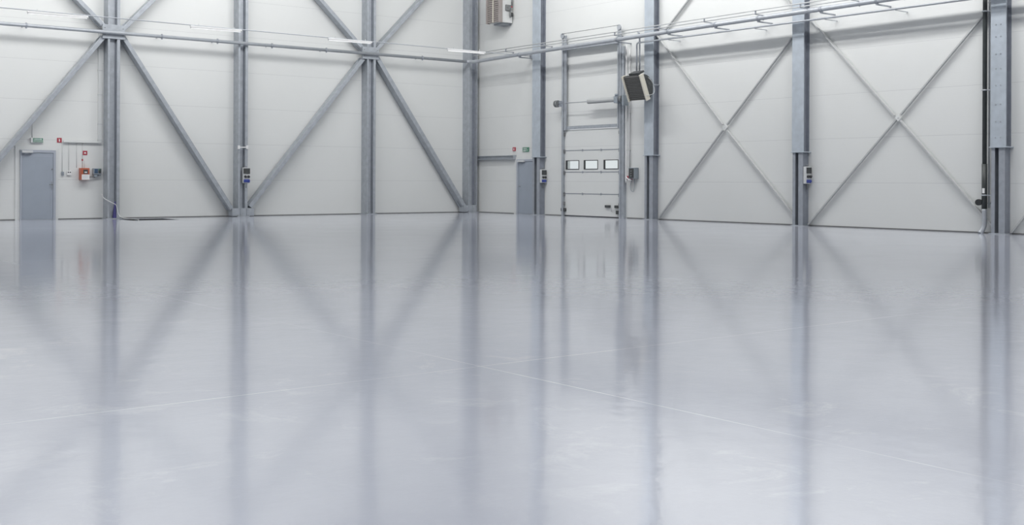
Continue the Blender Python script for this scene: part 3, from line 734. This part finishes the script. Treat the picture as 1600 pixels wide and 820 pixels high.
for k in range(3): MB().tube([(-.212, p0.y-w_*.5, p0.z+h_*(.25+.22*k)), (-.23, p0.y-w_*.5, p0.z+h_*(.25+.22*k))], .02, 10).build('button', M['mechan'], t)
q = R(984, 282, .05)
t = thing('red_plug', 'red power plug with white cap at the end of the curved conduit', 'plug', (-.08, q.y, q.z))
MB().box(-.12, 0, q.y-.07, q.y+.06, q.z+.15, q.z+.27, .012).build('socket', M['white'], t)
MB().box(-.17, -.02, q.y-.10, q.y+.03, q.z+.02, q.z+.15, .02).build('plug_body', M['red'], t)
q1 = R(988, 290, .05); lp = [R(987, 280, .06), R(985, 290, .05), R(986, 297, .05), R(989.5, 299.5, .05), R(991, 294, .05), R(991.5, 280, .06)]
MB().tube(smooth([Vector(p) for p in lp]), .009, 6).build('cable', M['panelgrey'], t)

# ------------------------------------------------------------------ heaters
def heater(loc, rot, w, h, d, face, sidec, label, barrel=True):
    """front faces local -X, width along Y, origin bottom centre back"""
    t = thing('unit_heater', label, 'heater', loc, None, rot)
    # casing with curved back
    n = 10; prof = []
    if barrel:
        prof = [(-d/2, -h/2), (-d/2, h/2)] + [(-d/2+d*math.sin(PI*k/n)**.8 if 0 < k < n else -d/2, h/2*math.cos(PI*k/n)) for k in range(1, n)]
    else: prof = [(-d/2, -h/2), (-d/2, h/2), (d/2, h/2), (d/2, -h/2)]
    b = MB(); b.prism([(x, -w/2, z) for x, z in prof], (0, w, 0)); b.build('casing', sidec[0], t, local=True)
    for s_ in (-1, 1):
        y0 = s_*w/2; b = MB(); b.box(-d/2-.09, -d/2+.08, min(y0, y0+s_*.05), max(y0, y0+s_*.05), -h/2-.02, h/2+.02, .008); b.build('side_frame', sidec[1], t, local=True)
    b = MB(); b.box(-d/2-.02, -d/2, -w/2, w/2, -h/2, h/2)
    b.build('grille_back', M['gunmetal'] if barrel else face, t, local=True)
    b = MB(); ns = 14
    for k in range(ns):
        z = -h/2+h*(k+.5)/ns; b.beam((-d/2-.035, -w/2, z), (-d/2-.035, w/2, z), .006, h/ns*.8, (.5, 0, 1))
    b.build('louvre', face, t, local=True)
    return t
# dark hanging heater
c = (R(973, 117, 1.05)+R(1000, 113, 1.05)+R(1007, 150, .75)+R(983, 154, .75))/4
t = heater((c.x+.25, c.y, c.z), (0, math.radians(-22), 0), .74, .80, .38, M['louvregrey'], (M['gunmetal'], M['cream']), 'dark louvred heater with cream edges hanging beside the gate')
b = MB(); b.tube([(.03, -.37, .04), (.03, -.39, .04)], .17, 24); b.build('fan_cowl', M['gunmetal'], t, local=True)
b = MB(); b.tube([(.03, -.39, .04), (.03, -.40, .04)], .05, 20); b.build('fan_hub', M['gunmetal'], t, local=True)
MB().box(-.14, .12, -.25, .20, .40, .46, .01).build('top_duct', M['gunmetal'], t, local=True)
for dy in (-.22, .22): MB().beam((c.x+.30, c.y+dy, c.z+.05), (-.002, c.y+dy, c.z+.05), .03, .03, (0, 0, 1)).build('support_arm', M['steel_mid'], t)
b = MB(); pp = [R(1013, 121, .7), R(1019, 128, .5), R(1022.5, 139, .4), R(1021, 146, .5), R(1013, 149, .72), R(1008, 150, .8)]
b.tube(smooth([Vector(p) for p in pp]), .010, 8)
tag(b.build('heater_cable', M['offwhite']), 'thin pale cable curving from the dark hanging heater toward the column', 'cable')
# light heater at top of the bay next to the corner
dB = .62
pa, pb = R(762.5, 30, dB), R(782, 30, dB); zb = R(772, 35.5, dB).z
yc = (pa.y+pb.y)/2; wv = pa.y-pb.y; hh = 1.05
t = heater((-dB/2-.03, yc, zb+hh/2), (0, 0, 0), wv*.92, hh, dB-.06, M['brownlouvre'], (M['trimwhite'], M['brownlouvre']), 'white box heater with a taupe louvred front high up near the corner', barrel=False)
MB().box(-dB/2-.035, -dB/2-.02, -.025, .025, -hh/2, hh/2).build('centre_bar', M['cream'], t, local=True)
b = MB(); yy = -wv*.46
b.box(-.05, .22, yy-.06, yy, -.10, .12, .02); b.tube([(.12, yy-.1, -.1), (.12, yy-.1, -.35)], .03, 8); b.tube([(.2, yy-.08, .1), (.2, yy-.08, .45)], .025, 8); b.build('burner_fitting', M['mechan'], t, local=True)
MB().box(.14, .26, yy-.10, yy-.02, -.30, -.16, .01).build('gas_valve', M['gunmetal'], t, local=True)
MB().box(.18, .24, yy-.08, yy-.02, .03, .08, .01).build('red_cap', M['red'], t, local=True)
MB().box(-.10, dB/2+.03, -wv*.25, wv*.35, -hh/2-.07, -hh/2, .01).build('support_bracket', M['steel_mid'], t, local=True)

# ------------------------------------------------------------------ dark downpipe at the nearest column
dd = .14
ydp = R(1538.5, 200, dd).y
zA = R(1538, 256, dd).z; zB = R(1538, 326, dd).z
t = thing('downpipe', 'tall dark grey downpipe left of the nearest column, with a grey bend at its foot', 'pipe', (-dd, ydp, 0))
MB().tube([(-dd, ydp, zA), (-dd, ydp, HC-.02)], .052, 16).build('tube', M['darkpipe'], t)
MB().tube([(-dd, ydp, zB), (-dd, ydp, zA)], .064, 16).build('sleeve', M['darkpipe'], t)
MB().tube(smooth([Vector(p) for p in ((-dd, ydp, zB), (-dd, ydp, .30), (-dd-.01, ydp+.005, .16), (-dd-.05, ydp+.03, .06), (-dd-.09, ydp+.06, .0))], 4), .058, 16).build('outlet_bend', M['pipe'], t)
q = R(1533.5, 316, dd+.02); MB().tube([(-dd, q.y+.06, q.z), (-dd-.10, q.y+.04, q.z)], .075, 16).build('valve_knob', M['black'], t)
q = R(1537, 298, dd+.05); MB().box(-dd-.07, -dd-.05, q.y-.03, q.y+.03, q.z-.06, q.z+.06, .003).build('paper_label', M['white'], t)
for py in (18, 141, 305):
    z = R(1538, py, dd).z
    b = MB(); b.tube([(-dd, ydp, z-.015), (-dd, ydp, z+.015)], .072, 16); b.box(-dd-.01, -dd+.01, ydp-.25, ydp, z-.012, z+.012); b.build('pipe_clamp', M['pipe'], t)
yc2 = R(1545.5, 200, .06).y
t = thing('conduit', 'thin pale conduit between the dark downpipe and the nearest column', 'conduit', (-.06, yc2, 0))
zc_ = R(1545, 325, .06).z
MB().tube([(-.06, yc2, zc_), (-.06, yc2, HC-.05)], .017, 8).build('tube', M['pipe'], t)
for py in (5, 141, 318): 
    z = R(1545, py, .06).z; MB().box(-.085, 0, yc2-.03, yc2+.03, z, z+.02).build('clip', M['pipe'], t)
